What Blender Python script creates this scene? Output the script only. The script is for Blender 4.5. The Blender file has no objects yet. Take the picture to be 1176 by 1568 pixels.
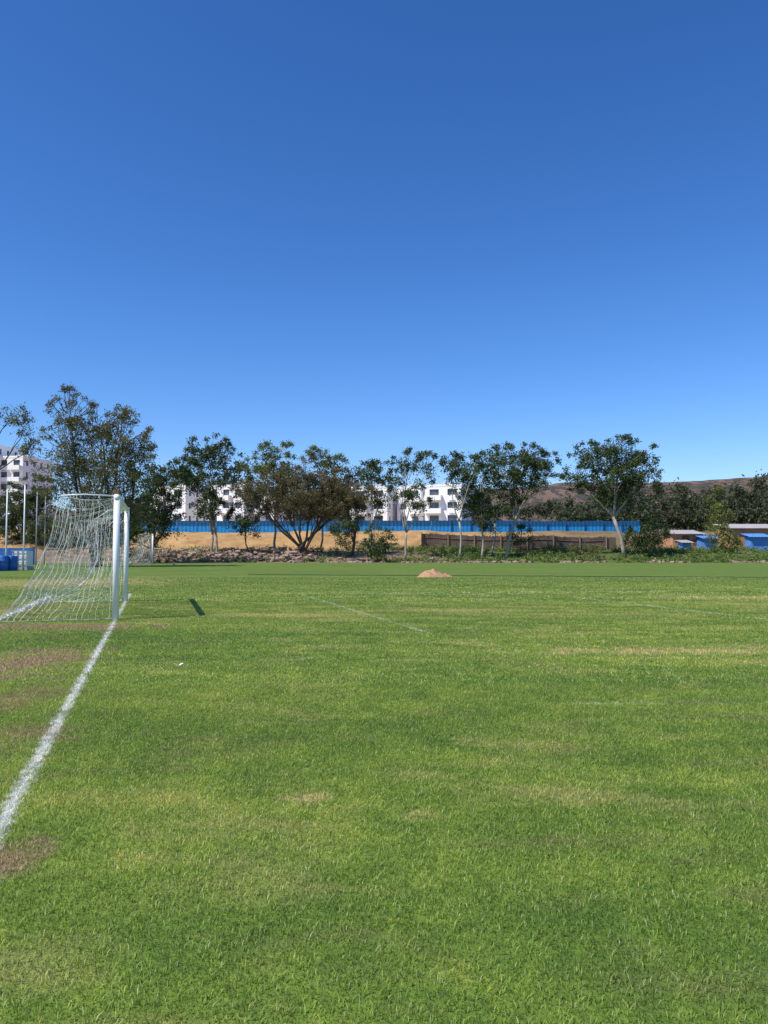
import bpy, math, random
import numpy as np
from mathutils import Vector, Matrix, noise as mnoise
random.seed(7); rng=np.random.default_rng(7)
S=bpy.context.scene; COL=S.collection
F=1178.0; CH=1.41; HV=838.0
def PX(u,D): return (u-588.0)/F*D
def PZ(v,D): return CH+(HV-v)/F*D
def sm(a,b,x):
    t=min(1,max(0,(x-a)/(b-a))); return t*t*(3-2*t)
def fbm(x,y,s=1.0):
    return mnoise.fractal(Vector((x*s,y*s,3.3)),0.9,2.1,4)
def H(x,y):
    if y<69: return 0.0
    n=fbm(x,y,0.13); n2=fbm(x+50,y,0.5)
    z=sm(70,79,y)*(0.95+0.15*n)
    e=88+2.5*fbm(x,7,0.06)
    z+=sm(e-5,e+5,y)*(2.3+0.25*fbm(x,3,0.09))
    z+=sm(69,72,y)*0.10*(n2+0.4)*(1-sm(150,250,y))
    return max(z,0)

# ---------- mesh helpers ----------
def link(o,parent=None):
    COL.objects.link(o)
    if parent is not None: o.parent=parent
    return o
def empty(name,loc=(0,0,0)):
    e=bpy.data.objects.new(name,None); e.location=loc; e.empty_display_size=0.3
    COL.objects.link(e); return e
def fastmesh(name,verts,faces,mats=(),matidx=None,smooth=False):
    verts=np.asarray(verts,dtype=np.float32); faces=np.asarray(faces,dtype=np.int32)
    m=bpy.data.meshes.new(name)
    nf,k=faces.shape
    m.vertices.add(len(verts)); m.vertices.foreach_set('co',verts.ravel())
    m.loops.add(nf*k); m.loops.foreach_set('vertex_index',faces.ravel())
    m.polygons.add(nf); m.polygons.foreach_set('loop_start',np.arange(0,nf*k,k,dtype=np.int32))
    try: m.polygons.foreach_set('loop_total',np.full(nf,k,dtype=np.int32))
    except Exception: pass
    for a in mats: m.materials.append(a)
    if matidx is not None: m.polygons.foreach_set('material_index',np.asarray(matidx,dtype=np.int32))
    if smooth: m.polygons.foreach_set('use_smooth',np.ones(nf,dtype=bool))
    m.update(calc_edges=True); m.validate()
    return m
class MB:
    def __init__(s): s.v=[]; s.f=[]
    def box(s,x0,x1,y0,y1,z0,z1,M=None):
        b=len(s.v)
        for z in (z0,z1):
            for (x,y) in ((x0,y0),(x1,y0),(x1,y1),(x0,y1)):
                p=Vector((x,y,z)); 
                if M is not None: p=M@p
                s.v.append(tuple(p))
        for f in ((0,3,2,1),(4,5,6,7),(0,1,5,4),(1,2,6,5),(2,3,7,6),(3,0,4,7)):
            s.f.append(tuple(b+i for i in f))
    def tube(s,pts,rad,sides=6,cap=True):
        pts=[Vector(p) for p in pts]; n=len(pts)
        if not hasattr(rad,'__len__'): rad=[rad]*n
        b=len(s.v); 
        for i,p in enumerate(pts):
            t=(pts[min(i+1,n-1)]-pts[max(i-1,0)])
            if t.length<1e-6: t=Vector((0,0,1))
            t.normalize()
            a=Vector((0,1,0)) if abs(t.y)<0.8 else Vector((1,0,0))
            e1=t.cross(a).normalized(); e2=t.cross(e1)
            for k in range(sides):
                an=2*math.pi*k/sides
                s.v.append(tuple(p+(e1*math.cos(an)+e2*math.sin(an))*rad[i]))
        for i in range(n-1):
            for k in range(sides):
                k2=(k+1)%sides
                s.f.append((b+i*sides+k,b+i*sides+k2,b+(i+1)*sides+k2,b+(i+1)*sides+k))
        if cap:
            s.f.append(tuple(b+k for k in reversed(range(sides))))
            s.f.append(tuple(b+(n-1)*sides+k for k in range(sides)))
    def mesh(s,name,mat,smooth=False):
        m=bpy.data.meshes.new(name); m.from_pydata(s.v,[],s.f)
        m.materials.append(mat)
        if smooth: m.polygons.foreach_set('use_smooth',[True]*len(m.polygons))
        m.update(); return m
    def obj(s,name,mat,parent=None,smooth=False):
        return link(bpy.data.objects.new(name,s.mesh(name,mat,smooth)),parent)

# ---------- node helpers ----------
class NT:
    def __init__(s,name):
        s.mat=bpy.data.materials.new(name); s.mat.use_nodes=True
        s.t=s.mat.node_tree; s.t.nodes.clear()
        s.out=s.t.nodes.new('ShaderNodeOutputMaterial')
    def n(s,typ,**kw):
        nd=s.t.nodes.new(typ)
        for k,v in kw.items(): setattr(nd,k,v)
        return nd
    def put(s,sock,val):
        if isinstance(val,bpy.types.NodeSocket): s.t.links.new(val,sock)
        else:
            try: sock.default_value=val
            except Exception: sock.default_value=(*val,1.0)
    def math(s,op,a,b=0.0,clamp=False):
        nd=s.n('ShaderNodeMath',operation=op,use_clamp=clamp); s.put(nd.inputs[0],a); s.put(nd.inputs[1],b); return nd.outputs[0]
    def vm(s,op,a,b=(0,0,0)):
        nd=s.n('ShaderNodeVectorMath',operation=op); s.put(nd.inputs[0],a); s.put(nd.inputs[1],b)
        return nd.outputs['Value'] if op in('LENGTH','DOT_PRODUCT') else nd.outputs[0]
    def noise(s,vec,scale,detail=3,rough=0.55,dist=0.0,dim='3D'):
        nd=s.n('ShaderNodeTexNoise'); nd.noise_dimensions=dim; s.put(nd.inputs['Vector'],vec)
        nd.inputs['Scale'].default_value=scale; nd.inputs['Detail'].default_value=detail
        nd.inputs['Roughness'].default_value=rough; nd.inputs['Distortion'].default_value=dist
        return nd.outputs['Fac']
    def mr(s,v,a,b,c=0.0,d=1.0):
        nd=s.n('ShaderNodeMapRange'); s.put(nd.inputs[0],v)
        for i,q in enumerate((a,b,c,d)): nd.inputs[i+1].default_value=q
        return nd.outputs[0]
    def mix(s,f,a,b,mode='MIX'):
        nd=s.n('ShaderNodeMix',data_type='RGBA',blend_type=mode)
        s.put(nd.inputs[0],f); s.put(nd.inputs[6],a); s.put(nd.inputs[7],b); return nd.outputs[2]
    def ramp(s,f,stops):
        nd=s.n('ShaderNodeValToRGB'); cr=nd.color_ramp
        while len(cr.elements)<len(stops): cr.elements.new(0.5)
        for e,(p,c) in zip(cr.elements,stops): e.position=p; e.color=(*c,1)
        s.put(nd.inputs[0],f); return nd.outputs[0]
    def pos(s): return s.n('ShaderNodeNewGeometry').outputs['Position']
    def bump(s,h,strength=0.5,dist=0.05):
        nd=s.n('ShaderNodeBump'); nd.inputs['Strength'].default_value=strength; nd.inputs['Distance'].default_value=dist
        s.put(nd.inputs['Height'],h); return nd.outputs[0]
    def bsdf(s,color,rough=0.8,spec=0.3,normal=None,metal=0.0):
        nd=s.n('ShaderNodeBsdfPrincipled'); s.put(nd.inputs['Base Color'],color); s.put(nd.inputs['Roughness'],rough)
        nd.inputs['Specular IOR Level'].default_value=spec; nd.inputs['Metallic'].default_value=metal
        if normal is not None: s.put(nd.inputs['Normal'],normal)
        return nd.outputs[0]
    def fin(s,sh): s.t.links.new(sh,s.out.inputs['Surface']); return s.mat

def simple(name,c,rough=0.7,spec=0.3,var=0.25,scale=3.0,bump=0.2,metal=0.0):
    T=NT(name); p=T.pos(); n=T.noise(p,scale,5); n2=T.noise(p,scale*7,3)
    f=T.math('ADD',T.math('MULTIPLY',n,0.6),T.math('MULTIPLY',n2,0.4))
    f=T.mr(f,0.3,0.7)
    c0=tuple(x*(1-var) for x in c); c1=tuple(min(1,x*(1+var)) for x in c)
    col=T.mix(f,c0,c1)
    return T.fin(T.bsdf(col,rough,spec,T.bump(n2,bump,0.02),metal))

# ---------- turf colour (world space) ----------
GX,GY=-0.2838,0.9589   # direction of the goal line
NP=(-5.21,15.0)         # near post
LINES=[((NP[0]-GX*16,NP[1]-GY*16),(NP[0]+GX*9,NP[1]+GY*9),0.085,0.88,0.50),
       ((0.75,12.6),(-2.6,23.5),0.08,0.45,0.58),
       ((7.6,14.6),(5.3,22.0),0.09,0.55,0.55),
       ((1.7,7.0),(9.0,7.05),0.05,0.34,0.62),
       ((-2.6,23.3),(9.0,24.6),0.12,0.45,0.56),
       ((-12,37.2),(40,34.5),0.14,0.5,0.55)]
PATCH=[ # x,y,rx,ry,kind(0 straw,1 brown soil),strength
 (-4.45,9.4,0.75,1.5,1,.85),(-2.75,5.8,0.4,0.5,1,.5),(-1.75,3.5,0.2,0.2,1,.85),(-5.6,13.7,1.8,0.55,1,.85),
 (-9,12.8,2.5,1.6,1,.7),(-3.4,7.2,.35,.8,1,.5),
 (-13,31,4,4.5,0,.9),(-8.2,17.2,1.4,2.6,0,.5),(-0.42,4.4,0.13,0.11,0,.75),(0.2,4.12,0.14,0.08,0,.4),
 (3.9,10.5,2.3,0.30,0,.8),(6.6,10.9,2.4,.4,0,.4),(-1.9,16,1.8,0.45,0,.6),(1.6,17.2,1.9,0.45,0,.55),(10.5,21.6,3.5,0.8,0,.65),(4,16.2,2.5,.3,0,.4),
 (1.15,5.55,0.35,0.25,1,.25),(1.6,3.2,.3,.12,1,.22),(2.6,4.2,.5,.15,1,.22)]
def turf(T):
    P=T.vm('MULTIPLY',T.pos(),(1,1,0))
    sep=T.n('ShaderNodeSeparateXYZ'); T.put(sep.inputs[0],P); Y=sep.outputs[1]; X=sep.outputs[0]
    n2=T.noise(P,2.2,4,0.65,dim='2D')
    n3=T.noise(P,17,2,0.6,dim='2D')
    nb=T.noise(T.vm('MULTIPLY',P,(0.15,0.6,0)),1.0,3,0.6,dim='2D')
    f=T.math('ADD',T.math('MULTIPLY',n2,0.40),T.math('MULTIPLY',n3,0.25))
    f=T.math('ADD',f,T.math('MULTIPLY',nb,0.35))
    col=T.ramp(T.mr(f,0.34,0.66),[(0.0,(0.080,0.165,0.024)),(0.45,(0.135,0.235,0.032)),(0.78,(0.20,0.30,0.042)),(1.0,(0.30,0.36,0.07))])
    d1=T.noise(T.vm('MULTIPLY',P,(0.4,1,0)),1.3,4,0.68,dim='2D')
    thick=T.mr(Y,9,16,0.0,0.06); thick2=T.mr(Y,24,34,0.0,0.08)
    dd=T.math('SUBTRACT',T.math('ADD',d1,thick),thick2)
    col=T.mix(T.mr(dd,0.55,0.76,0,0.65),col,(0.36,0.365,0.12))
    col=T.mix(T.mr(Y,22,36,0,0.35),col,(0.115,0.18,0.04))
    col=T.mix(T.mr(d1,0.43,0.28,0,0.4),col,(0.19,0.17,0.085))
    en=T.math('MULTIPLY',T.math('SUBTRACT',n2,0.5),3.6)
    for (x,y,rx,ry,k,s) in PATCH:
        d=T.vm('MULTIPLY',T.vm('SUBTRACT',P,(x,y,0)),(1/rx,1/ry,0))
        L=T.math('ADD',T.vm('LENGTH',d),en)
        col=T.mix(T.mr(L,1.25,0.3,0,s),col,(0.30,0.225,0.125) if k else (0.42,0.395,0.15))
    ln=n3; ln2=n2
    for (a,b,w,s,cov) in LINES:
        tx,ty=b[0]-a[0],b[1]-a[1]; L=math.hypot(tx,ty); tx/=L; ty/=L
        d=T.vm('SUBTRACT',P,(a[0],a[1],0))
        pe=T.math('ABSOLUTE',T.vm('DOT_PRODUCT',d,(-ty,tx,0)))
        al=T.vm('DOT_PRODUCT',d,(tx,ty,0))
        pe=T.math('ADD',pe,T.math('MULTIPLY',T.math('SUBTRACT',ln,0.5),0.16))
        m=T.mr(pe,w*0.70,w*0.15,0,s)
        m=T.math('MULTIPLY',m,T.math('GREATER_THAN',al,0)); m=T.math('MULTIPLY',m,T.math('LESS_THAN',al,L))
        m=T.math('MULTIPLY',m,T.mr(ln2,cov-0.18,cov,0.35 if s>.8 else 0.15,1.0))
        col=T.mix(m,col,(0.64,0.72,0.64))
    return col,P,X,Y

def ground_mat():
    T=NT('ground_turf_and_dirt'); col,P,X,Y=turf(T)
    fine=T.noise(P,60,3,0.7,dim='2D'); fine2=T.noise(P,9,4,0.7,dim='2D')
    lift=T.n('ShaderNodeCombineXYZ')
    for i,q in enumerate((1.15,1.08,1.15)): T.put(lift.inputs[i],q)
    col=T.mix(1.0,col,lift.outputs[0],'MULTIPLY')
    c2=T.mix(T.mr(fine,0.35,0.65,0.45,0),col,(0.07,0.085,0.025))
    c2=T.mix(T.mr(fine2,0.35,0.65,0.30,0),c2,(0.055,0.09,0.022))
    PP=T.pos(); e=T.math('MULTIPLY',T.math('SUBTRACT',T.noise(P,0.5,4),0.5),5)
    m=T.mr(T.math('ADD',Y,e),68.4,69.8)
    dn=T.noise(PP,0.7,6,0.7); 
    dirt=T.ramp(T.mr(dn,0.32,0.68),[(0,(0.12,0.085,0.055)),(0.5,(0.26,0.18,0.115)),(1,(0.38,0.28,0.20))])
    wn=T.noise(PP,0.35,5,0.7)
    wx=T.mr(X,-2,12,0.0,0.25)
    weeds=T.mr(T.math('ADD',wn,wx),0.58,0.70)
    dirt=T.mix(weeds,dirt,(0.10,0.135,0.035))
    och=T.ramp(T.mr(T.noise(PP,0.45,6,0.65),0.3,0.7),[(0,(0.28,0.16,0.07)),(0.6,(0.47,0.285,0.12)),(1,(0.55,0.36,0.17))])
    och=T.mix(T.mr(X,8,22,0,0.85),och,T.ramp(T.mr(wn,.35,.65),[(0,(0.08,0.085,0.03)),(1,(0.24,0.16,0.10))]))
    om=T.mr(T.math('ADD',Y,T.math('MULTIPLY',e,0.4)),80.5,83)
    dirt=T.mix(om,dirt,och)
    c3=T.mix(m,c2,dirt)
    nor=T.bump(T.math('ADD',T.math('MULTIPLY',fine,0.4),fine2),0.6,0.06)
    return T.fin(T.bsdf(c3,0.95,0.1,nor))
def blade_mat():
    T=NT('grass_blade'); col,P,X,Y=turf(T)
    g=T.n('ShaderNodeNewGeometry'); r=g.outputs['Random Per Island']
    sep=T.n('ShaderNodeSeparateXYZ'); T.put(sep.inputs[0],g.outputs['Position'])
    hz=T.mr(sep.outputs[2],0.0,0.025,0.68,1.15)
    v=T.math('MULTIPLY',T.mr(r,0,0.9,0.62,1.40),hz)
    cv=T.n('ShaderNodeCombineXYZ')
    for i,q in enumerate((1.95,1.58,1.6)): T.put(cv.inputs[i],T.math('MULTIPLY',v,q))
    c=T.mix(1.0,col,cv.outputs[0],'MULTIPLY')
    c=T.mix(T.mr(r,0.92,0.95,0,0.55),c,(0.62,0.58,0.36))
    b=T.bsdf(c,0.5,0.35)
    tr=T.n('ShaderNodeBsdfTranslucent'); T.put(tr.inputs[0],c)
    mx=T.n('ShaderNodeMixShader'); mx.inputs[0].default_value=0.3
    T.t.links.new(b,mx.inputs[1]); T.t.links.new(tr.outputs[0],mx.inputs[2])
    return T.fin(mx.outputs[0])
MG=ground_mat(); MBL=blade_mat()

# ---------- ground ----------
xs=np.unique(np.concatenate([np.linspace(-3000,-200,12),np.linspace(-200,-60,15),np.arange(-60,60.1,0.8),np.linspace(60,200,15),np.linspace(200,3000,12)]))
ys=np.unique(np.concatenate([np.linspace(-80,66,22),np.arange(66,98,0.55),np.linspace(98,200,12),np.linspace(200,5000,16)]))
V=[(x,y,H(x,y)) for y in ys for x in xs]; nx=len(xs)
Fc=[(j*nx+i,j*nx+i+1,(j+1)*nx+i+1,(j+1)*nx+i) for j in range(len(ys)-1) for i in range(nx-1)]
link(bpy.data.objects.new('ground',fastmesh('ground',V,Fc,[MG],smooth=True)))

# ---------- grass blades ----------
def patch(name,size,n,h0,h1,w,seed):
    r=np.random.default_rng(seed)
    x=r.uniform(-size/2,size/2,n); y=r.uniform(-size/2,size/2,n)
    x=x+0.015*np.sin(y*40+seed); y=y+0.015*np.sin(x*37)
    h=r.uniform(h0,h1,n)*(0.8+0.35*r.random(n)**2); a=r.uniform(0,2*np.pi,n); la=r.uniform(0,2*np.pi,n); ln=r.uniform(0.2,1.2,n)*h
    ww=w*r.uniform(0.6,1.2,n)/2
    cx,cy=np.cos(a)*ww,np.sin(a)*ww; lx,ly=np.cos(la)*ln,np.sin(la)*ln
    z0=np.full(n,-0.003)
    v=np.empty((n,5,3))
    v[:,0]=np.stack([x-cx,y-cy,z0],1); v[:,1]=np.stack([x+cx,y+cy,z0],1)
    v[:,2]=np.stack([x+lx*.35+cx*.8,y+ly*.35+cy*.8,h*.6],1); v[:,3]=np.stack([x+lx*.35-cx*.8,y+ly*.35-cy*.8,h*.6],1)
    v[:,4]=np.stack([x+lx,y+ly,h*.95],1)
    b=(np.arange(n)*5)[:,None]
    f=np.concatenate([b+np.array([0,1,2]),b+np.array([0,2,3]),b+np.array([3,2,4])],1).reshape(-1,3)
    return fastmesh(name,v.reshape(-1,3),f,[MBL])
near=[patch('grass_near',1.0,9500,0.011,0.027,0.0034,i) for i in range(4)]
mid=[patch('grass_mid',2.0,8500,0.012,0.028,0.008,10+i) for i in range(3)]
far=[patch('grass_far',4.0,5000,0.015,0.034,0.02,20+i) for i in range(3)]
G=empty('grass')
def tiles(meshes,size,y0,y1):
    y=y0+size/2
    while y<y1:
        w=0.52*(y+size/2)+0.8; nxx=int(math.ceil(w/size))
        for i in range(-nxx,nxx+1):
            o=bpy.data.objects.new('grass_patch',random.choice(meshes)); link(o,G)
            o.location=(i*size,y,0); o.rotation_euler=(0,0,random.randint(0,3)*math.pi/2)
        y+=size
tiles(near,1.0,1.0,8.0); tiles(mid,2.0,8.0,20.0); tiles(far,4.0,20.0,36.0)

# ---------- goals ----------
MW=simple('white_painted_steel',(0.85,0.85,0.83),0.4,0.5,0.04,2.0,0.05)
MNET=simple('white_net_cord',(0.76,0.74,0.69),0.8,0.2,0.08)
MDK=simple('rusty_bracket',(0.16,0.09,0.05),0.8)
def goal(name,npost,width,h,rad,cell,wr,dirx=GX,diry=GY):
    E=empty(name,(npost[0],npost[1],0))
    a=Vector((dirx,diry,0)).normalized(); b=Vector((-a.y,a.x,0))
    def W(s,t,z): return a*s+b*t+Vector((0,0,z))
    m=MB(); m.tube([W(0,0,-0.05),W(0,0,h)],rad,20); m.obj('near_post',MW,E,True)
    m=MB(); m.tube([W(width,0,-0.05),W(width,0,h)],rad,20); m.obj('far_post',MW,E,True)
    m=MB(); m.tube([W(-rad,0,h-rad*0.98),W(width+rad,0,h-rad*0.98)],rad*0.97,20); m.obj('crossbar',MW,E,True)
    m=MB(); m.box(-0.05,0.05,-0.05,0.05,h,h+0.07,Matrix.Translation(W(0.0,0.0,0))); m.tube([W(0,0,h+.05),W(-.02,.06,h+.16)],[.02,.012],6); m.obj('post_cap_bracket',MDK,E)
    st=MB()
    for s,tt,zz in ((0,1.02,h-0.04),(width,0.75,h-0.3)):
        st.tube([W(s,0,h-0.03),W(s,tt*.6,h-0.01 if s==0 else h-.08),W(s,tt,zz)],0.013,8)
    st.obj('net_stanchion',MW,E,True)
    def prof(q,t):
        ztop=(h-0.04)*(1-q)+(h-0.30)*q-0.35*math.sin(math.pi*q)**0.8
        btop=1.02*(1-q)+0.78*q
        bb=2.05
        if t<0.27:
            k=t/0.27; return btop*k, (h-0.06)+(ztop-(h-0.06))*k-0.07*math.sin(math.pi*k)
        k=(t-0.27)/0.73
        sag=0.30+0.60*q
        return btop+(bb-btop)*(k-sag*math.sin(math.pi*k)*0.9*(1-k*0.3)*(0.6)), max(0.015,ztop*(1-k)-sag*0.45*math.sin(math.pi*k))
    n=MB()
    def wob(i,j,q): return Vector((mnoise.noise(Vector((i*.35,j*.3,q))),mnoise.noise(Vector((i*.3,j*.35,q+5))),mnoise.noise(Vector((i*.3,j*.3,q+9)))))*0.10
    nu=int(width/cell); nt=int(3.9/cell)
    g=[[None]*(nt+1) for _ in range(nu+1)]
    for i in range(nu+1):
        for j in range(nt+1):
            q=i/nu; bt,z=prof(q,j/nt); p=W(q*width,bt,z)
            if 0<j: 
                p=p+wob(i,j,1)*min(1,j/3)
                if p.z<0.02:p.z=0.02
            g[i][j]=p
    for i in range(nu+1): n.tube(g[i],wr,3,False)
    for j in range(1,nt+1): n.tube([g[i][j] for i in range(nu+1)],wr,3,False)
    for q,ii in ((0,0),(1,nu)):
        ns=int(2.0/cell); nz=int(h/cell)
        prf=[( (g[ii][j]).dot(b),g[ii][j].z) for j in range(nt+1)]
        def bz(z):
            best=0
            for (t0,z0),(t1,z1) in zip(prf[:-1],prf[1:]):
                if (z0-z)*(z1-z)<=0 and abs(z0-z1)>1e-5: best=max(best,t0+(t1-t0)*(z-z0)/(z1-z0))
            return best if best>0 else prf[-1][0]
        gr=[]
        for j in range(nz+1):
            z=0.03+(h-0.2-0.03)*j/nz; t=bz(z)
            row=[]
            for i in range(ns+1):
                e=math.sin(math.pi*i/ns)
                row.append(W(q*width,t*i/ns+e*0.07*mnoise.noise(Vector((i*.4,j*.3,q*3+2))),max(.02,z-e*0.10+e*0.06*mnoise.noise(Vector((i*.3,j*.4,q+20)))))+a*(0.2*e*mnoise.noise(Vector((i*.3,j*.2,q*7)))))
            gr.append(row)
        for row in gr: n.tube(row,wr,3,False)
        for i in range(1,ns+1): n.tube([gr[j][i] for j in range(nz+1)]+[g[ii][min(nt,int(0.27*nt*i/ns)+1)]],wr,3,False)
    n.obj('net',MNET,E)
    hm=MB()
    for k in range(11):
        pts=[]
        for i in range(60):
            q=i/59; pts.append(W(q*width,2.05+0.18*mnoise.noise(Vector((i*.25,k*3,0)))-k*0.03,0.03+0.12*abs(mnoise.noise(Vector((i*.3,k*2,4))))+0.016*k))
        hm.tube(pts,wr*1.5,4,False)
    for k in range(7):
        for q in (0,1):
            if q==0 and k>0: continue
            pts=[]
            for j in range(31):
                bt,z=prof(q,j/30); pts.append(W(q*width+0.04*mnoise.noise(Vector((j*.4,k,q))),bt+0.07*mnoise.noise(Vector((j*.3,k*2,3))),max(0.02,z)))
            hm.tube(pts,wr*(1.8 if q else 1.2),4,False)
            pts=[W(q*width,2.05*j/20,0.025+0.02*abs(mnoise.noise(Vector((j*.5,k,q+3))))) for j in range(21)]
            hm.tube(pts,wr*.8,4,False)
    hm.obj('net_edge_rope',MNET,E)
    return E
goal('football_goal',NP,5.2,2.44,0.062,0.115,0.0034)
goal('football_goal',(PX(234,60),60.0),5.2,2.44,0.06,0.20,0.005)

# ---------- foliage ----------
def leafmat(name,dark,light,tr=0.28):
    T=NT(name); g=T.n('ShaderNodeNewGeometry'); r=g.outputs['Random Per Island']
    n=T.noise(g.outputs['Position'],0.8,3,0.6)
    f=T.math('ADD',T.math('MULTIPLY',r,0.5),T.math('MULTIPLY',T.mr(n,0.3,0.7),0.5))
    c=T.mix(f,dark,light)
    b=T.bsdf(c,0.6,0.25)
    t=T.n('ShaderNodeBsdfTranslucent'); T.put(t.inputs[0],c)
    mx=T.n('ShaderNodeMixShader'); mx.inputs[0].default_value=tr
    T.t.links.new(b,mx.inputs[1]); T.t.links.new(t.outputs[0],mx.inputs[2]); return T.fin(mx.outputs[0])
ML_D=leafmat('leaf_dark_green',(0.028,0.048,0.014),(0.125,0.165,0.05))
ML_O=leafmat('leaf_olive',(0.060,0.064,0.020),(0.25,0.225,0.08))
ML_Y=leafmat('leaf_yellow_green',(0.06,0.085,0.015),(0.24,0.28,0.07))
ML_W=leafmat('leaf_weeds',(0.07,0.11,0.022),(0.22,0.29,0.07))
ML_G=leafmat('leaf_distant',(0.028,0.038,0.022),(0.08,0.095,0.055))
ML_A=leafmat('leaf_acacia',(0.070,0.060,0.025),(0.25,0.20,0.085))
MT_W=simple('bark_pale',(0.36,0.31,0.25),0.9,0.1,0.35,3,0.5)
MT_D=simple('bark_dark',(0.11,0.085,0.065),0.9,0.1,0.3,3,0.5)
def leaves(centers,rads,per,size,r=rng):
    c=np.repeat(np.asarray(centers),per,axis=0); rd=np.repeat(np.asarray(rads),per,axis=0)
    n=len(c); p=c+r.normal(0,0.5,(n,3))*rd*np.array([1,1,0.8])
    a=r.normal(0,1,(n,3)); a/=np.linalg.norm(a,axis=1)[:,None]
    b=r.normal(0,1,(n,3)); b=np.cross(a,b); b/=np.linalg.norm(b,axis=1)[:,None]
    s=size*r.uniform(0.6,1.4,(n,1))
    v=np.stack([p-a*s,p-b*s*0.42,p+a*s,p+b*s*0.42],1).reshape(-1,3)
    f=np.arange(n*4).reshape(-1,4)
    return v,f
def stem(m,p0,p1,r0,r1,curve=0.12,seg=6,sides=6):
    p0=Vector(p0);p1=Vector(p1); L=(p1-p0).length; off=Vector((random.uniform(-1,1),random.uniform(-1,1),random.uniform(0,.3)))*curve*L
    pts=[];rr=[]
    for i in range(seg+1):
        k=i/seg; w=Vector((random.uniform(-1,1),random.uniform(-1,1),0))*0.02*L*(0<i<seg)
        pts.append(p0.lerp(p1,k)+off*math.sin(math.pi*k)+w); rr.append(r0+(r1-r0)*k)
    m.tube(pts,rr,sides); return pts
def tree(name,bu,D,crowns,r0=0.14,mat=None,bark=None,dens=1.0,size=0.11,fork=0.3,lean=0,clump=0.55,nleaf=62,wisp=10,depth=0.8,rootn=1):
    mat=mat or ML_D; bark=bark or MT_D; size*=0.92; dens*=1.4
    K=D/F; bx=PX(bu,D); bz=H(bx,D)-0.1
    E=empty(name,(bx,D,bz)); tm=MB()
    cents=[];rads=[]
    topz=max(PZ(v,D) for (u,v,a,b) in crowns)
    roots=[Vector((random.uniform(-.35,.35)*(rootn>1)*(i+1)*.5,random.uniform(-.3,.3)*(rootn>1),0)) for i in range(rootn)]
    forkz=(topz-bz)*fork; mx=sum((u-bu) for (u,v,a,b) in crowns)/len(crowns)*K
    forks=[]
    for rt in roots:
        fp=rt+Vector((mx*0.35+lean+random.uniform(-.3,.3),random.uniform(-.2,.2),forkz*random.uniform(.8,1.1)))
        stem(tm,rt,fp,r0,r0*0.78,0.06,4,8); forks.append(fp)
    for (u,v,ru,rv) in crowns:
        c=Vector((PX(u,D)-bx,random.uniform(-1,1)*ru*K*0.35,PZ(v,D)-bz)); rx,rz=ru*K*1.12,rv*K*1.12; ry=max(rx*depth,rz*0.6)
        fp=random.choice(forks)
        pts=stem(tm,fp,c+Vector((0,0,-rz*0.2)),r0*0.62,r0*0.2,0.10,6,6)
        n=max(7,int(dens*ru*rv*(K*K)*2.7/(clump*clump)))
        for i in range(n):
            d=Vector((random.gauss(0,1),random.gauss(0,1),random.gauss(0,1))).normalized()
            q=random.random()**0.5
            q*=0.9+0.5*mnoise.noise(d*1.7+Vector((u*.1,v*.1,0)))
            p=c+Vector((d.x*rx*q,d.y*ry*q,d.z*rz*q))
            cents.append(tuple(p)); rads.append([clump*random.uniform(0.55,1.5)])
            if i%5==0:
                k=pts[random.randint(2,len(pts)-1)]
                stem(tm,k,p,r0*0.2,0.015,0.12,3,4)
        for i in range(wisp):
            an=random.uniform(0,math.pi); d=Vector((math.cos(an),random.uniform(-.4,.4),abs(math.sin(an))))
            p=c+Vector((d.x*rx,d.y*ry,d.z*rz))*random.uniform(.95,1.2)+Vector((0.1,0,random.uniform(0,.5)))
            stem(tm,c+Vector((d.x*rx,d.y*ry,d.z*rz))*0.5,p,0.03,0.01,0.08,3,3)
            cents.append(tuple(p)); rads.append([clump*0.6]); 
    tm.obj('trunk_and_limbs',bark,E,True)
    v,f=leaves(cents,rads,nleaf,size)
    link(bpy.data.objects.new('foliage',fastmesh('foliage',v,f,[mat])),E)
    return E
tree('olive_tree',150,55,[(105,642,28,34),(148,658,38,28),(188,680,36,32),(112,695,44,42),(165,715,54,42),(92,735,34,34),(206,714,26,32),(150,760,70,38),(120,815,60,30),(180,800,40,30)],0.20,ML_O,MT_D,0.95,0.085,0.12,0,0.5,60,20,rootn=3)
tree('leaning_tree',-40,60,[(10,640,20,12),(34,656,14,12),(42,690,9,7)],0.12,ML_O,MT_D,0.8,0.09,0.6,wisp=5)
tree('dark_tree',235,68,[(236,752,28,28),(222,790,34,34),(264,738,22,22),(200,815,40,30),(252,800,22,34),(280,725,16,16)],0.15,ML_D,MT_D,1.0,0.12,0.15)
tree('shade_tree',25,85,[(25,780,38,26),(60,765,26,24),(5,800,40,30),(70,815,40,24),(110,820,40,24),(160,830,40,22)],0.18,ML_D,MT_D,0.9,0.14,0.15)
tree('slender_tree',326,75,[(318,690,28,15),(302,706,18,12),(298,735,26,22),(326,752,24,26),(318,785,20,18),(338,700,12,14)],0.13,ML_D,MT_W,0.95,0.12,0.25,rootn=2)
tree('small_tree',382,76,[(378,760,18,20),(376,800,22,28)],0.08,ML_D,MT_D,0.85,0.12,0.2)
tree('poplar_tree',421,78,[(420,695,20,14),(398,722,26,18),(436,725,20,20),(425,755,22,20)],0.13,ML_Y,MT_W,0.85,0.12,0.4)
tree('acacia_tree',457,74,[(392,752,34,18),(430,742,36,18),(472,732,38,18),(508,748,38,22),(465,764,50,18),(410,776,30,14),(538,764,26,18),(500,780,40,16)],0.20,ML_A,MT_D,1.15,0.09,0.10,0,0.45,70,5,rootn=3)
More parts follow.
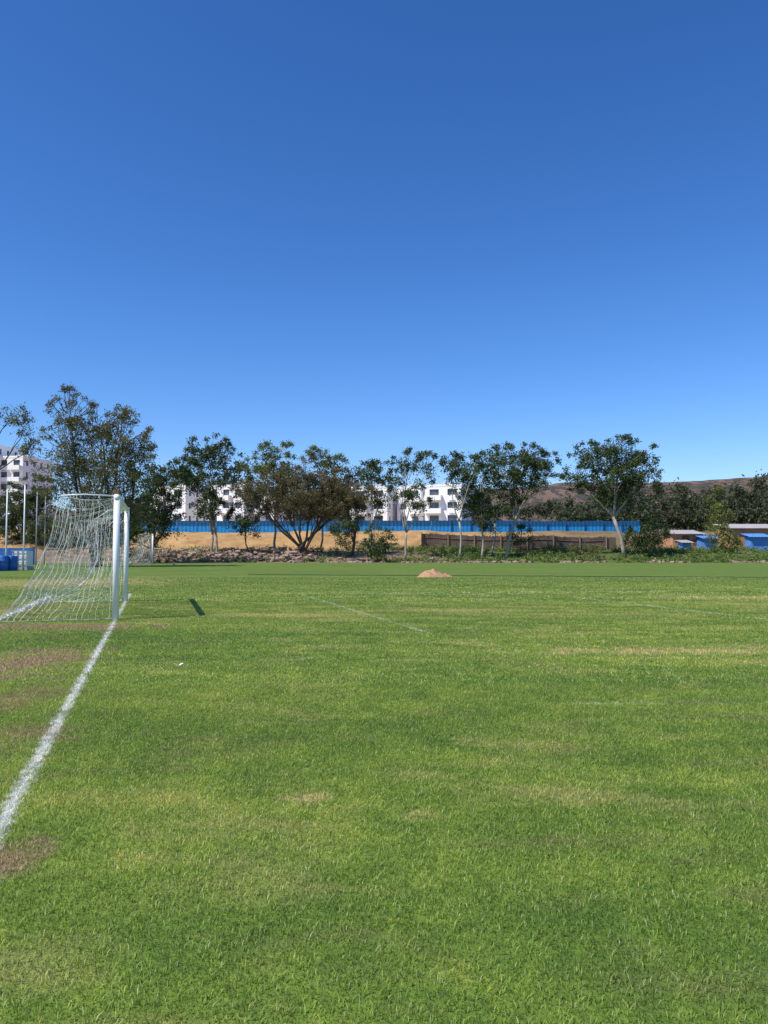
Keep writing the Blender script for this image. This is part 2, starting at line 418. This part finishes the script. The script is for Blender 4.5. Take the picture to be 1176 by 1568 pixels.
tree('acacia_tree',538,75,[(525,770,26,18),(550,775,20,22),(540,800,20,18)],0.15,ML_A,MT_D,1.0,0.10,0.25)
tree('slender_tree',490,84,[(490,708,26,12),(478,700,10,8),(512,718,14,12)],0.12,ML_Y,MT_D,0.6,0.11,0.5)
tree('slender_tree',566,78,[(574,735,20,24),(560,725,12,10),(580,770,18,24)],0.11,ML_D,MT_W,0.6,0.12,0.35)
tree('slender_tree',620,73,[(626,712,24,14),(655,720,18,18),(618,745,20,22),(640,770,14,16)],0.11,ML_D,MT_W,0.5,0.12,0.35)
tree('eucalyptus_tree',704,72,[(694,715,14,12),(722,725,26,18),(705,745,16,16)],0.10,ML_D,MT_W,0.6,0.12,0.4)
tree('eucalyptus_tree',737,73,[(745,715,20,16),(735,760,28,26),(748,790,24,26),(722,780,20,20)],0.12,ML_D,MT_W,1.0,0.12,0.35)
tree('eucalyptus_tree',752,76,[(770,705,24,16),(760,740,28,24)],0.11,ML_D,MT_W,0.8,0.12,0.4)
tree('eucalyptus_tree',775,74,[(800,705,28,17),(826,712,24,18),(800,730,36,18),(790,755,22,22),(828,735,18,16)],0.15,ML_D,MT_W,1.05,0.12,0.4)
tree('windswept_tree',955,74,[(905,702,24,15),(940,694,30,17),(972,705,30,22),(938,722,44,24),(975,735,28,20),(930,755,34,24),(888,735,24,16),(965,768,24,20)],0.20,ML_D,MT_W,1.15,0.12,0.42,-0.6)
tree('bush',988,74,[(988,825,24,20),(975,832,16,14),(1002,828,14,16)],0.05,ML_D,MT_D,1.1,0.11,0.3)
tree('bush',578,70,[(578,835,18,20),(570,845,16,14)],0.05,ML_D,MT_D,1.1,0.10,0.3)
tree('bush',795,76,[(795,828,14,16)],0.05,ML_D,MT_D,1.0,0.11,0.3)
tree('bush',1108,76,[(1106,826,16,14),(1118,838,12,9)],0.05,ML_Y,MT_D,0.8,0.11,0.3)
tree('bush',895,72,[(895,848,18,9)],0.04,ML_O,MT_D,1.0,0.09,0.3)
tree('bush',525,71,[(530,828,14,16),(522,820,14,14)],0.05,ML_D,MT_D,1.0,0.10,0.3)
tree('dark_tree',1098,96,[(1100,775,12,18),(1096,800,16,18)],0.12,ML_Y,MT_D,0.8,0.13,0.3)

def mass(name,items,per,size,mat,clump=1.6,k=1.0):
    c=[];r=[]
    for (u,v,ru,rv,D) in items:
        K=D/F; n=int(max(8,ru*rv*K*K/1.6*k))
        for i in range(n):
            d=Vector((random.gauss(0,1),random.gauss(0,1),random.gauss(0,1))).normalized()*random.random()**0.45
            c.append((PX(u,D)+d.x*ru*K,D+d.y*ru*K*0.8,PZ(v,D)+d.z*rv*K)); r.append([clump*random.uniform(.5,1.2)])
    v,f=leaves(c,r,per,size); link(bpy.data.objects.new(name,fastmesh(name,v,f,[mat])))
it=[]
for (u,v) in [(235,720),(262,722),(345,716),(372,712),(405,722),(440,722),(500,724),(515,722),(545,726),(575,732),(605,742),(350,735),(530,738),(300,730)]:
    it.append((u,v,random.uniform(15,21),random.uniform(13,19),225)); it.append((u+random.uniform(-10,10),v+28,22,22,225))
u=150
while u<720: it.append((u,785,18,22,222)); u+=15
u=428
while u<535: it.append((u,770,14,26,160)); u+=11
mass('distant_trees',it,34,0.42,ML_G,1.6,1.3)
it=[]; u=860
while u<1290:
    top=random.uniform(762,776)
    if u>985: top=random.uniform(748,765)
    D=random.uniform(150,190)
    it.append((u,top+14,random.uniform(9,15),random.uniform(15,20),D))
    it.append((u,top+36,16,20,165)); it.append((u,797,16,14,150)); u+=8
for (u,v) in [(1100,758),(1168,742),(1155,750),(1010,748),(1045,752),(1130,756)]: it.append((u,v,9,17,150))
u=690
while u<880: it.append((u,random.uniform(776,786),14,12,185)); u+=12
mass('distant_trees',it,40,0.34,leafmat('leaf_distant_right',(0.032,0.044,0.020),(0.11,0.125,0.055)),1.3,2.0)

c=[];r=[]
for i in range(2800):
    u=random.uniform(600,1300) if random.random()<.8 else random.uniform(150,600)
    D=random.uniform(69.5,83); x=PX(u,D)
    if mnoise.noise(Vector((x*.3,D*.4,0)))<-0.12: continue
    h=random.uniform(0.05,0.5); c.append((x,D,H(x,D)+h*0.6)); r.append([h])
v,f=leaves(c,r,26,0.10); link(bpy.data.objects.new('weeds',fastmesh('weeds',v,f,[ML_W])))
import bmesh
bm=bmesh.new(); bmesh.ops.create_icosphere(bm,subdivisions=2,radius=1); bm.verts.ensure_lookup_table()
ico_v=[v.co.copy() for v in bm.verts]; ico_f=[tuple(v.index for v in f.verts) for f in bm.faces]; bm.free()
def rock(m,p,s,sq=0.6):
    b=len(m.v); R=Matrix.Rotation(random.uniform(0,6.28),3,'Z')@Matrix.Rotation(random.uniform(-.4,.4),3,'X'); sd=random.uniform(0,99)
    sx,sy=random.uniform(.6,1.5),random.uniform(.6,1.2)
    for q in ico_v:
        k=1+0.6*mnoise.noise(q*1.3+Vector((sd,0,0)))
        w=Vector((max(-.62,min(.62,q.x*k))*sx,max(-.6,min(.6,q.y*k))*sy,max(-.5,min(.5,q.z*k))*sq))*s
        m.v.append(tuple(Vector(p)+R@w))
    for f in ico_f: m.f.append(tuple(b+i for i in f))
MR=simple('rubble_stone',(0.34,0.245,0.185),0.95,0.1,0.5,0.9,0.6)
m=MB()
for i in range(900):
    u=random.uniform(190,490); D=random.uniform(70.5,78); x=PX(u,D); s=random.uniform(.07,.30)*(1 if random.random()<.86 else 2.6)
    rock(m,(x,D,H(x,D)+s*.15+random.random()**2*0.45),s,0.32 if s>.35 else 0.6)
m.obj('rubble_pile',MR)
m=MB()
for i in range(560):
    u=random.uniform(440,1280); D=69.4+abs(random.gauss(0,1.6)); x=PX(u,D)
    if mnoise.noise(Vector((x*.25,7,0)))<-0.1: continue
    s=random.uniform(.06,.36); rock(m,(x,D,H(x,D)+s*.15),s,0.6)
m.obj('scattered_rocks',MR)

def heap(name,x,y,rx,ry,h,mat,nsd):
    vv=[(0,0,h)];ff=[];R=14;A=40
    for i in range(1,R+1):
        k=i/R
        for j in range(A):
            an=2*math.pi*j/A; wob=1+0.22*mnoise.noise(Vector((math.cos(an)*1.5+nsd,math.sin(an)*1.5,k)))
            z=h*max(0,(1-k)**0.9)*(1+0.6*mnoise.noise(Vector((math.cos(an)*k*3+nsd,math.sin(an)*k*3,2)))) -0.01*(k>0.97)
            vv.append((math.cos(an)*rx*k*wob,math.sin(an)*ry*k*wob,z))
    for j in range(A): ff.append((0,1+j,1+(j+1)%A))
    for i in range(R-1):
        for j in range(A):
            a=1+i*A+j;b=1+i*A+(j+1)%A; ff.append((a,a+A,b+A,b))
    me=bpy.data.meshes.new(name); me.from_pydata(vv,[],ff); me.materials.append(mat)
    me.polygons.foreach_set('use_smooth',[True]*len(ff))
    o=bpy.data.objects.new(name,me); o.location=(x,y,0); return link(o)
MS=simple('sand',(0.43,0.25,0.14),0.95,0.1,0.25,8,0.8)
h=heap('sand_pile',PX(661,36.5),36.5,0.78,0.6,0.36,MS,3)
hm=heap('sand_pile_shoulder',0.6,0.1,0.45,0.35,0.17,MS,8); hm.parent=h

MH=simple('black_hose',(0.04,0.045,0.03),0.6)
for (u0,y0,u1,y1) in ((380,39.5,1300,35.0),):
    x0,x1=PX(u0,y0),PX(u1,y1); m=MB()
    m.tube([(x0+(x1-x0)*i/90,y0+(y1-y0)*i/90+0.25*mnoise.noise(Vector((i*.2,y0,0))),0.022+0.02*mnoise.noise(Vector((i*.7,1,0)))) for i in range(91)],0.014,8); m.obj('irrigation_hose',MH,None,True)

# ---------- blue site fence ----------
MB1=simple('blue_sheet_metal',(0.012,0.23,0.52),0.45,0.4,0.12,0.4,0.05); MB2=simple('dark_blue_sheet_metal',(0.006,0.085,0.20),0.5,0.4,0.15,0.4,0.05)
MGm=simple('galvanised_steel',(0.35,0.36,0.37),0.45,0.5,0.1)
E=empty('blue_construction_fence',(0,118,0)); lo=MB();hi=MB();ps=MB()
x=PX(212,118); 
while x<PX(975,118):
    w=2.9; z0=3.35+0.05*random.uniform(-1,1); zt=z0+2.15
    yy=0.0 if x<8 else (x-8)*0.10
    nseg=10
    for (mm,a,b,dy) in ((lo,z0-0.4,z0+1.35,0),(hi,z0+1.35,zt+random.uniform(-.05,.05),-0.03)):
        bs=len(mm.v)
        for i in range(nseg+1):
            xx=x+w*i/nseg; y=yy+dy+(0.05 if i%2 else 0)
            mm.v+= [(xx,y,a),(xx,y,b)]
        for i in range(nseg): mm.f.append((bs+2*i,bs+2*i+2,bs+2*i+3,bs+2*i+1))
    ps.box(x+w+.01,x+w+.09,yy-.02,yy+.10,z0-.4,zt+.04)
    x+=3.0
lo.obj('lower_panels',MB1,E); hi.obj('upper_panels',MB2,E); ps.obj('posts',MB2,E)

# ---------- wooden fence ----------
MWD=simple('weathered_wood',(0.14,0.10,0.08),0.9,0.1,0.5,1.0,0.3)
E=empty('wooden_fence',(0,80.5,0)); bd=MB();po=MB();x=PX(645,80.5);k=0
while x<PX(940,80.5):
    z=H(x,80.5); t=z+1.62+0.05*random.uniform(-1,1)-0.012*(x-5)
    bd.box(x,x+.205,0,.03,z-.1,t)
    if k%13==0: po.box(x,x+.10,-.14,-.01,z-.2,t+.12)
    x+=.212;k+=1
bd.obj('boards',MWD,E); po.obj('posts',simple('pale_post',(0.27,0.21,0.16),0.9),E)
m=MB(); 
for zz in (0.35,1.2):
    m.tube([(PX(645,80.5)+i*1.0,-0.03+0.0,H(PX(645,80.5)+i,80.5)+zz-0.012*i*0.9) for i in range(20)],0.035,4)
m.obj('rails',MWD,E)

# ---------- buildings ----------
MWH=simple('white_render',(0.88,0.87,0.84),0.85,0.2,0.03,0.5,0.05)
MGR=simple('grey_render',(0.45,0.45,0.47),0.85,0.2,0.08,0.5,0.05)
def glassmat():
    T=NT('window_glass'); n=T.noise(T.pos(),0.6,2); return T.fin(T.bsdf(T.mix(T.mr(n,.4,.6),(0.02,0.03,0.045),(0.09,0.10,0.12)),0.12,0.6))
MGL=glassmat()
def building(name,origin,rot,vols,floor=2.8,bay=3.4,wallmat=None,accent=None):
    E=empty(name,origin); E.rotation_euler=(0,0,rot); w=MB();g=MB();ac=MB()
    for (x0,x1,y0,y1,nf,balc) in vols:
        hh=nf*floor
        g.box(x0+.3,x1-.3,y0+.35,y1-.35,0,hh-.05)
        nb=max(1,int(round((x1-x0)/bay))); bw=(x1-x0)/nb
        for side in (0,1):
            ya,yb=(y0,y0+.34) if side==0 else (y1-.34,y1)
            for i in range(nb+1):
                hw=bw*0.24; c=x0+i*bw; a=max(x0,c-hw); b=min(x1,c+hw)
                w.box(a,b,ya,yb,0,hh)
            for f in range(nf+1):
                za=f*floor-(0.55 if f else 0); zb=min(hh,f*floor+0.95)
                for i in range(nb):
                    w.box(x0+i*bw+bw*.24+.002,x0+(i+1)*bw-bw*.24-.002,ya+.012,yb-.01,za,zb if f<nf else hh)
        nd=max(1,int(round((y1-y0)/bay))); dw=(y1-y0-.7)/nd
        for side in (0,1):
            xa,xb=(x0,x0+.29) if side==0 else (x1-.29,x1)
            for i in range(nd+1):
                c=y0+.35+i*dw; a=max(y0+.345,c-dw*.33); b=min(y1-.345,c+dw*.33); w.box(xa,xb,a,b,0,hh)
            for f in range(nf+1):
                za=f*floor-(0.55 if f else 0); zb=min(hh,f*floor+1.0)
                w.box(xa+.012,xb-.01,y0+.35,y1-.35,za,zb if f<nf else hh)
        w.box(x0-.05,x1+.05,y0-.05,y1+.05,hh,hh+.45)
        if balc:
            for f in range(1,nf):
                for i in range(nb):
                    if i%2==balc-1:
                        a=x0+i*bw+.15;b=x0+(i+1)*bw-.15;z=f*floor
                        w.box(a,b,y0-1.3,y0-.002,z-.18,z); w.box(a,b,y0-1.3,y0-1.2,z+.002,z+.9)
                        w.box(a,a+.09,y0-1.195,y0-.002,z+.002,z+.9); w.box(b-.09,b,y0-1.195,y0-.002,z+.002,z+.9)
                for i in range(nb):
                    if i%2!=balc-1: ac.box(x0+i*bw+bw*.5-.6,x0+i*bw+bw*.5+.6,y0-.06,y0-.005,f*floor-.5,f*floor-.1)
        if x1-x0>5: ac.box((x0+x1)/2-1.6,(x0+x1)/2+1.6,(y0+y1)/2-1.6,(y0+y1)/2+1.6,hh+.45,hh+1.2)
    w.obj('walls',wallmat or MWH,E); g.obj('windows',MGL,E); ac.obj('grey_panels',accent or MGR,E); return E
D=165
building('apartment_building',(PX(538,D+6),D+6,3.2),math.radians(-20),[(0,8.5,0,12,4,1),(9.6,15.2,3.5,13,4,2),(17,25,0.5,12,4,1)],2.8)
building('apartment_building',(PX(236,D+4),D+4,3.2),math.radians(-20),[(0,8,0,12,4,1)],2.8)
building('apartment_building',(PX(318,D+2),D+2,3.2),math.radians(-20),[(0,9,0,12,4,2)],2.8)
building('apartment_building',(PX(385,D+2),D+2,3.2),math.radians(-20),[(0,5.4,0,10,3,1)],2.8)
building('apartment_tower',(-119,187,3.0),math.radians(-8),[(0,12,0,14,8,2),(12.3,25.5,-2.0,14,8,1),(25.8,32.4,1.5,14,7,2)],2.85,3.3,MWH)

# ---------- huts & tarps, right ----------
MTarp=simple('blue_tarp',(0.10,0.27,0.60),0.6,0.3,0.3,1.5,0.4); MRoof=simple('grey_tin_roof',(0.42,0.38,0.35),0.5,0.4,0.25,1)
MOr=simple('orange_plywood',(0.50,0.26,0.14),0.85,0.1,0.3,1)
def hut(name,u0,u1,vt,D,dp,wallmat,roofmat,slope=0.5,door=True):
    x0,x1=PX(u0,D),PX(u1,D); zg=H((x0+x1)/2,D)-.3; zt=PZ(vt,D)-zg; w=x1-x0
    E=empty(name,(x0,D,zg)); m=MB()
    m.box(0,w,0,.1,0,zt-slope); m.box(0,w,dp-.1,dp,0,zt); m.box(0,.1,.1,dp-.1,0,zt-slope); m.box(w-.1,w,.1,dp-.1,0,zt-slope); m.obj('walls',wallmat,E)
    r=MB(); n=max(8,int(w/0.25)*2)
    for i in range(n+1):
        xx=-.3+(w+.6)*i/n; dz=.03*(i%2)
        r.v+=[(xx,-.4,zt-slope-.02+dz),(xx,dp+.3,zt+.08+dz)]
    for i in range(n): r.f.append((2*i,2*i+2,2*i+3,2*i+1))
    r.obj('roof',roofmat,E)
    if door:
        d=MB(); d.box(w*.3,w*.3+.8,-.03,-.003,0,min(1.95,zt-slope-.1)); d.box(w*.65,w*.65+.7,-.03,-.003,.9,1.5); d.obj('door_and_window',MDK,E)
hut('plywood_hut',1120,1200,802,84,4,MOr,MRoof)
hut('plywood_hut',1030,1076,812,84,3,MOr,MRoof,0.4)
hut('tarp_shelter',1150,1178,818,81,1.5,MTarp,MTarp,0.3,False)
hut('tarp_shelter',1078,1098,820,82,2,MTarp,MTarp,0.3,False)
hut('tarp_shelter',1046,1058,828,81.5,1.5,MTarp,MRoof,0.2,False)
hut('small_house',962,1000,787,150,6,MWH,simple('brown_roof',(0.22,0.13,0.09),0.8),1.2)
MBl=simple('blue_plastic',(0.03,0.13,0.40),0.5,0.4,0.15)
def barrel(name,x,y,mat,r=.3,h=.9):
    m=MB(); pr=[(0,.93),(.03,1),(.3,1),(.32,1.05),(.35,1),(.62,1),(.64,1.05),(.67,1),(.95,1),(1,.93)]
    m.tube([(0,0,a*h) for a,b in pr],[r*b for a,b in pr],20); o=m.obj(name,mat,None,True); o.location=(x,y,0)
barrel('plastic_drum',PX(6,46),46,MBl); barrel('plastic_drum',PX(20,46.5),46.5,MBl); barrel('plastic_drum',PX(-12,45.5),45.5,MW)
E=empty('water_tank_on_stand',(PX(36,48),48,0)); m=MB(); m.box(-.45,.45,-.4,.4,.25,1.15); m.box(-.35,.35,-.41,-.405,.35,1.05); m.obj('tank',MW,E)
m=MB()
for a in (-.45,-.15,.15,.42):
    m.box(a,a+.04,-.46,-.42,.1,1.2)
for z in (.1,.45,.8,1.16): m.box(-.5,.5,-.50,-.463,z,z+.04)
m.box(-.5,.5,-.4,.42,.0,.22); m.obj('cage',MGm,E)
for (u,vt,D) in ((10,748,46),(37,742,47),(56,752,60),(69,757,62)):
    m=MB(); z=PZ(vt,D); m.tube([(0,0,-.1),(0,0,z*.5),(0,0,z)],[.05,.045,.035],10); m.tube([(0,0,z),(0,0,z+.05)],[.055,.03],10)
    o=m.obj('metal_pole',MW if D<50 else MGm,None,True); o.location=(PX(u,D),D,0)
m=MB(); 
for i in range(12): m.box(PX(-60,62)+i*.5,PX(-60,62)+i*.5+.47,0,.04+.03*(i%2),0,1.35)
o=m.obj('blue_hoarding',MBl); o.location=(0,62,0)
m=MB(); D=CH*F/(1019-HV); rock(m,(PX(280,D),D,0.025),0.033,0.4); m.obj('litter',MW)

# ---------- hill ----------
def hillmat():
    T=NT('hill_scrub'); p=T.pos(); n=T.noise(p,0.006,6,0.65); d=T.noise(T.vm('MULTIPLY',p,(1,0.4,1)),0.06,3,0.65)
    c=T.mix(T.mr(n,.35,.65),(0.13,0.085,0.068),(0.22,0.14,0.105)); c=T.mix(T.mr(d,.46,.53,0,.85),c,(0.05,0.055,0.045))
    return T.fin(T.bsdf(c,.95,.05))
xs=np.linspace(-1400,2200,180); ys=np.linspace(900,2600,60)
V=[]
for y in ys:
    for x in xs:
        ridge=math.exp(-((y-1650)/420)**2)
        hx=108+22*sm(0,900,x)-40*sm(100,-700,x)+8*mnoise.noise(Vector((x*.004,y*.003,1)))+6*fbm(x,y,.006)
        V.append((x,y,max(-2,hx*ridge*1.13+4*fbm(x,y,.02)*ridge)))
nx=len(xs); Fc=[(j*nx+i,j*nx+i+1,(j+1)*nx+i+1,(j+1)*nx+i) for j in range(len(ys)-1) for i in range(nx-1)]
o=link(bpy.data.objects.new('hill',fastmesh('hill',V,Fc,[hillmat()],smooth=True)))

# ---------- light ----------
LV=Vector((1.5,1.0,-2.44)).normalized()
sd=bpy.data.lights.new('sun','SUN'); sd.energy=5.0; sd.angle=math.radians(0.5); sd.color=(1,0.96,0.89)
so=bpy.data.objects.new('sun',sd); link(so); so.rotation_euler=LV.to_track_quat('-Z','Y').to_euler(); so.location=(-20,-10,40)
W=bpy.data.worlds.new('World'); S.world=W; W.use_nodes=True; nt=W.node_tree; nt.nodes.clear()
sk=nt.nodes.new('ShaderNodeTexSky'); sk.sky_type='NISHITA'; sk.sun_disc=False
sk.sun_elevation=math.asin(-LV.z); sk.sun_rotation=math.atan2(-LV.x,-LV.y)%(2*math.pi)
sk.altitude=200; sk.air_density=1.0; sk.dust_density=0.3; sk.ozone_density=2.5
sep=nt.nodes.new('ShaderNodeSeparateColor'); cmb=nt.nodes.new('ShaderNodeCombineColor'); nt.links.new(sk.outputs[0],sep.inputs[0])
for i,(a,g) in enumerate(((0.395,1.50),(0.749,1.21),(1.246,1.12))):
    p=nt.nodes.new('ShaderNodeMath'); p.operation='POWER'; p.inputs[1].default_value=g; nt.links.new(sep.outputs[i],p.inputs[0])
    q=nt.nodes.new('ShaderNodeMath'); q.operation='MULTIPLY'; q.inputs[1].default_value=a; nt.links.new(p.outputs[0],q.inputs[0]); nt.links.new(q.outputs[0],cmb.inputs[i])
bg=nt.nodes.new('ShaderNodeBackground'); bg.inputs[1].default_value=0.11
ow=nt.nodes.new('ShaderNodeOutputWorld'); nt.links.new(cmb.outputs[0],bg.inputs[0]); nt.links.new(bg.outputs[0],ow.inputs[0])
S.view_settings.view_transform='Standard'; S.view_settings.look='None'; S.view_settings.exposure=0

# ---------- camera ----------
cd=bpy.data.cameras.new('camera'); cd.sensor_fit='VERTICAL'; cd.sensor_height=36; cd.sensor_width=27; cd.lens=36*F/1568
cd.clip_start=0.05; cd.clip_end=12000
co=bpy.data.objects.new('camera',cd); link(co); co.location=(0,0,CH); co.rotation_euler=(math.radians(90+2.62),0,0)
S.camera=co
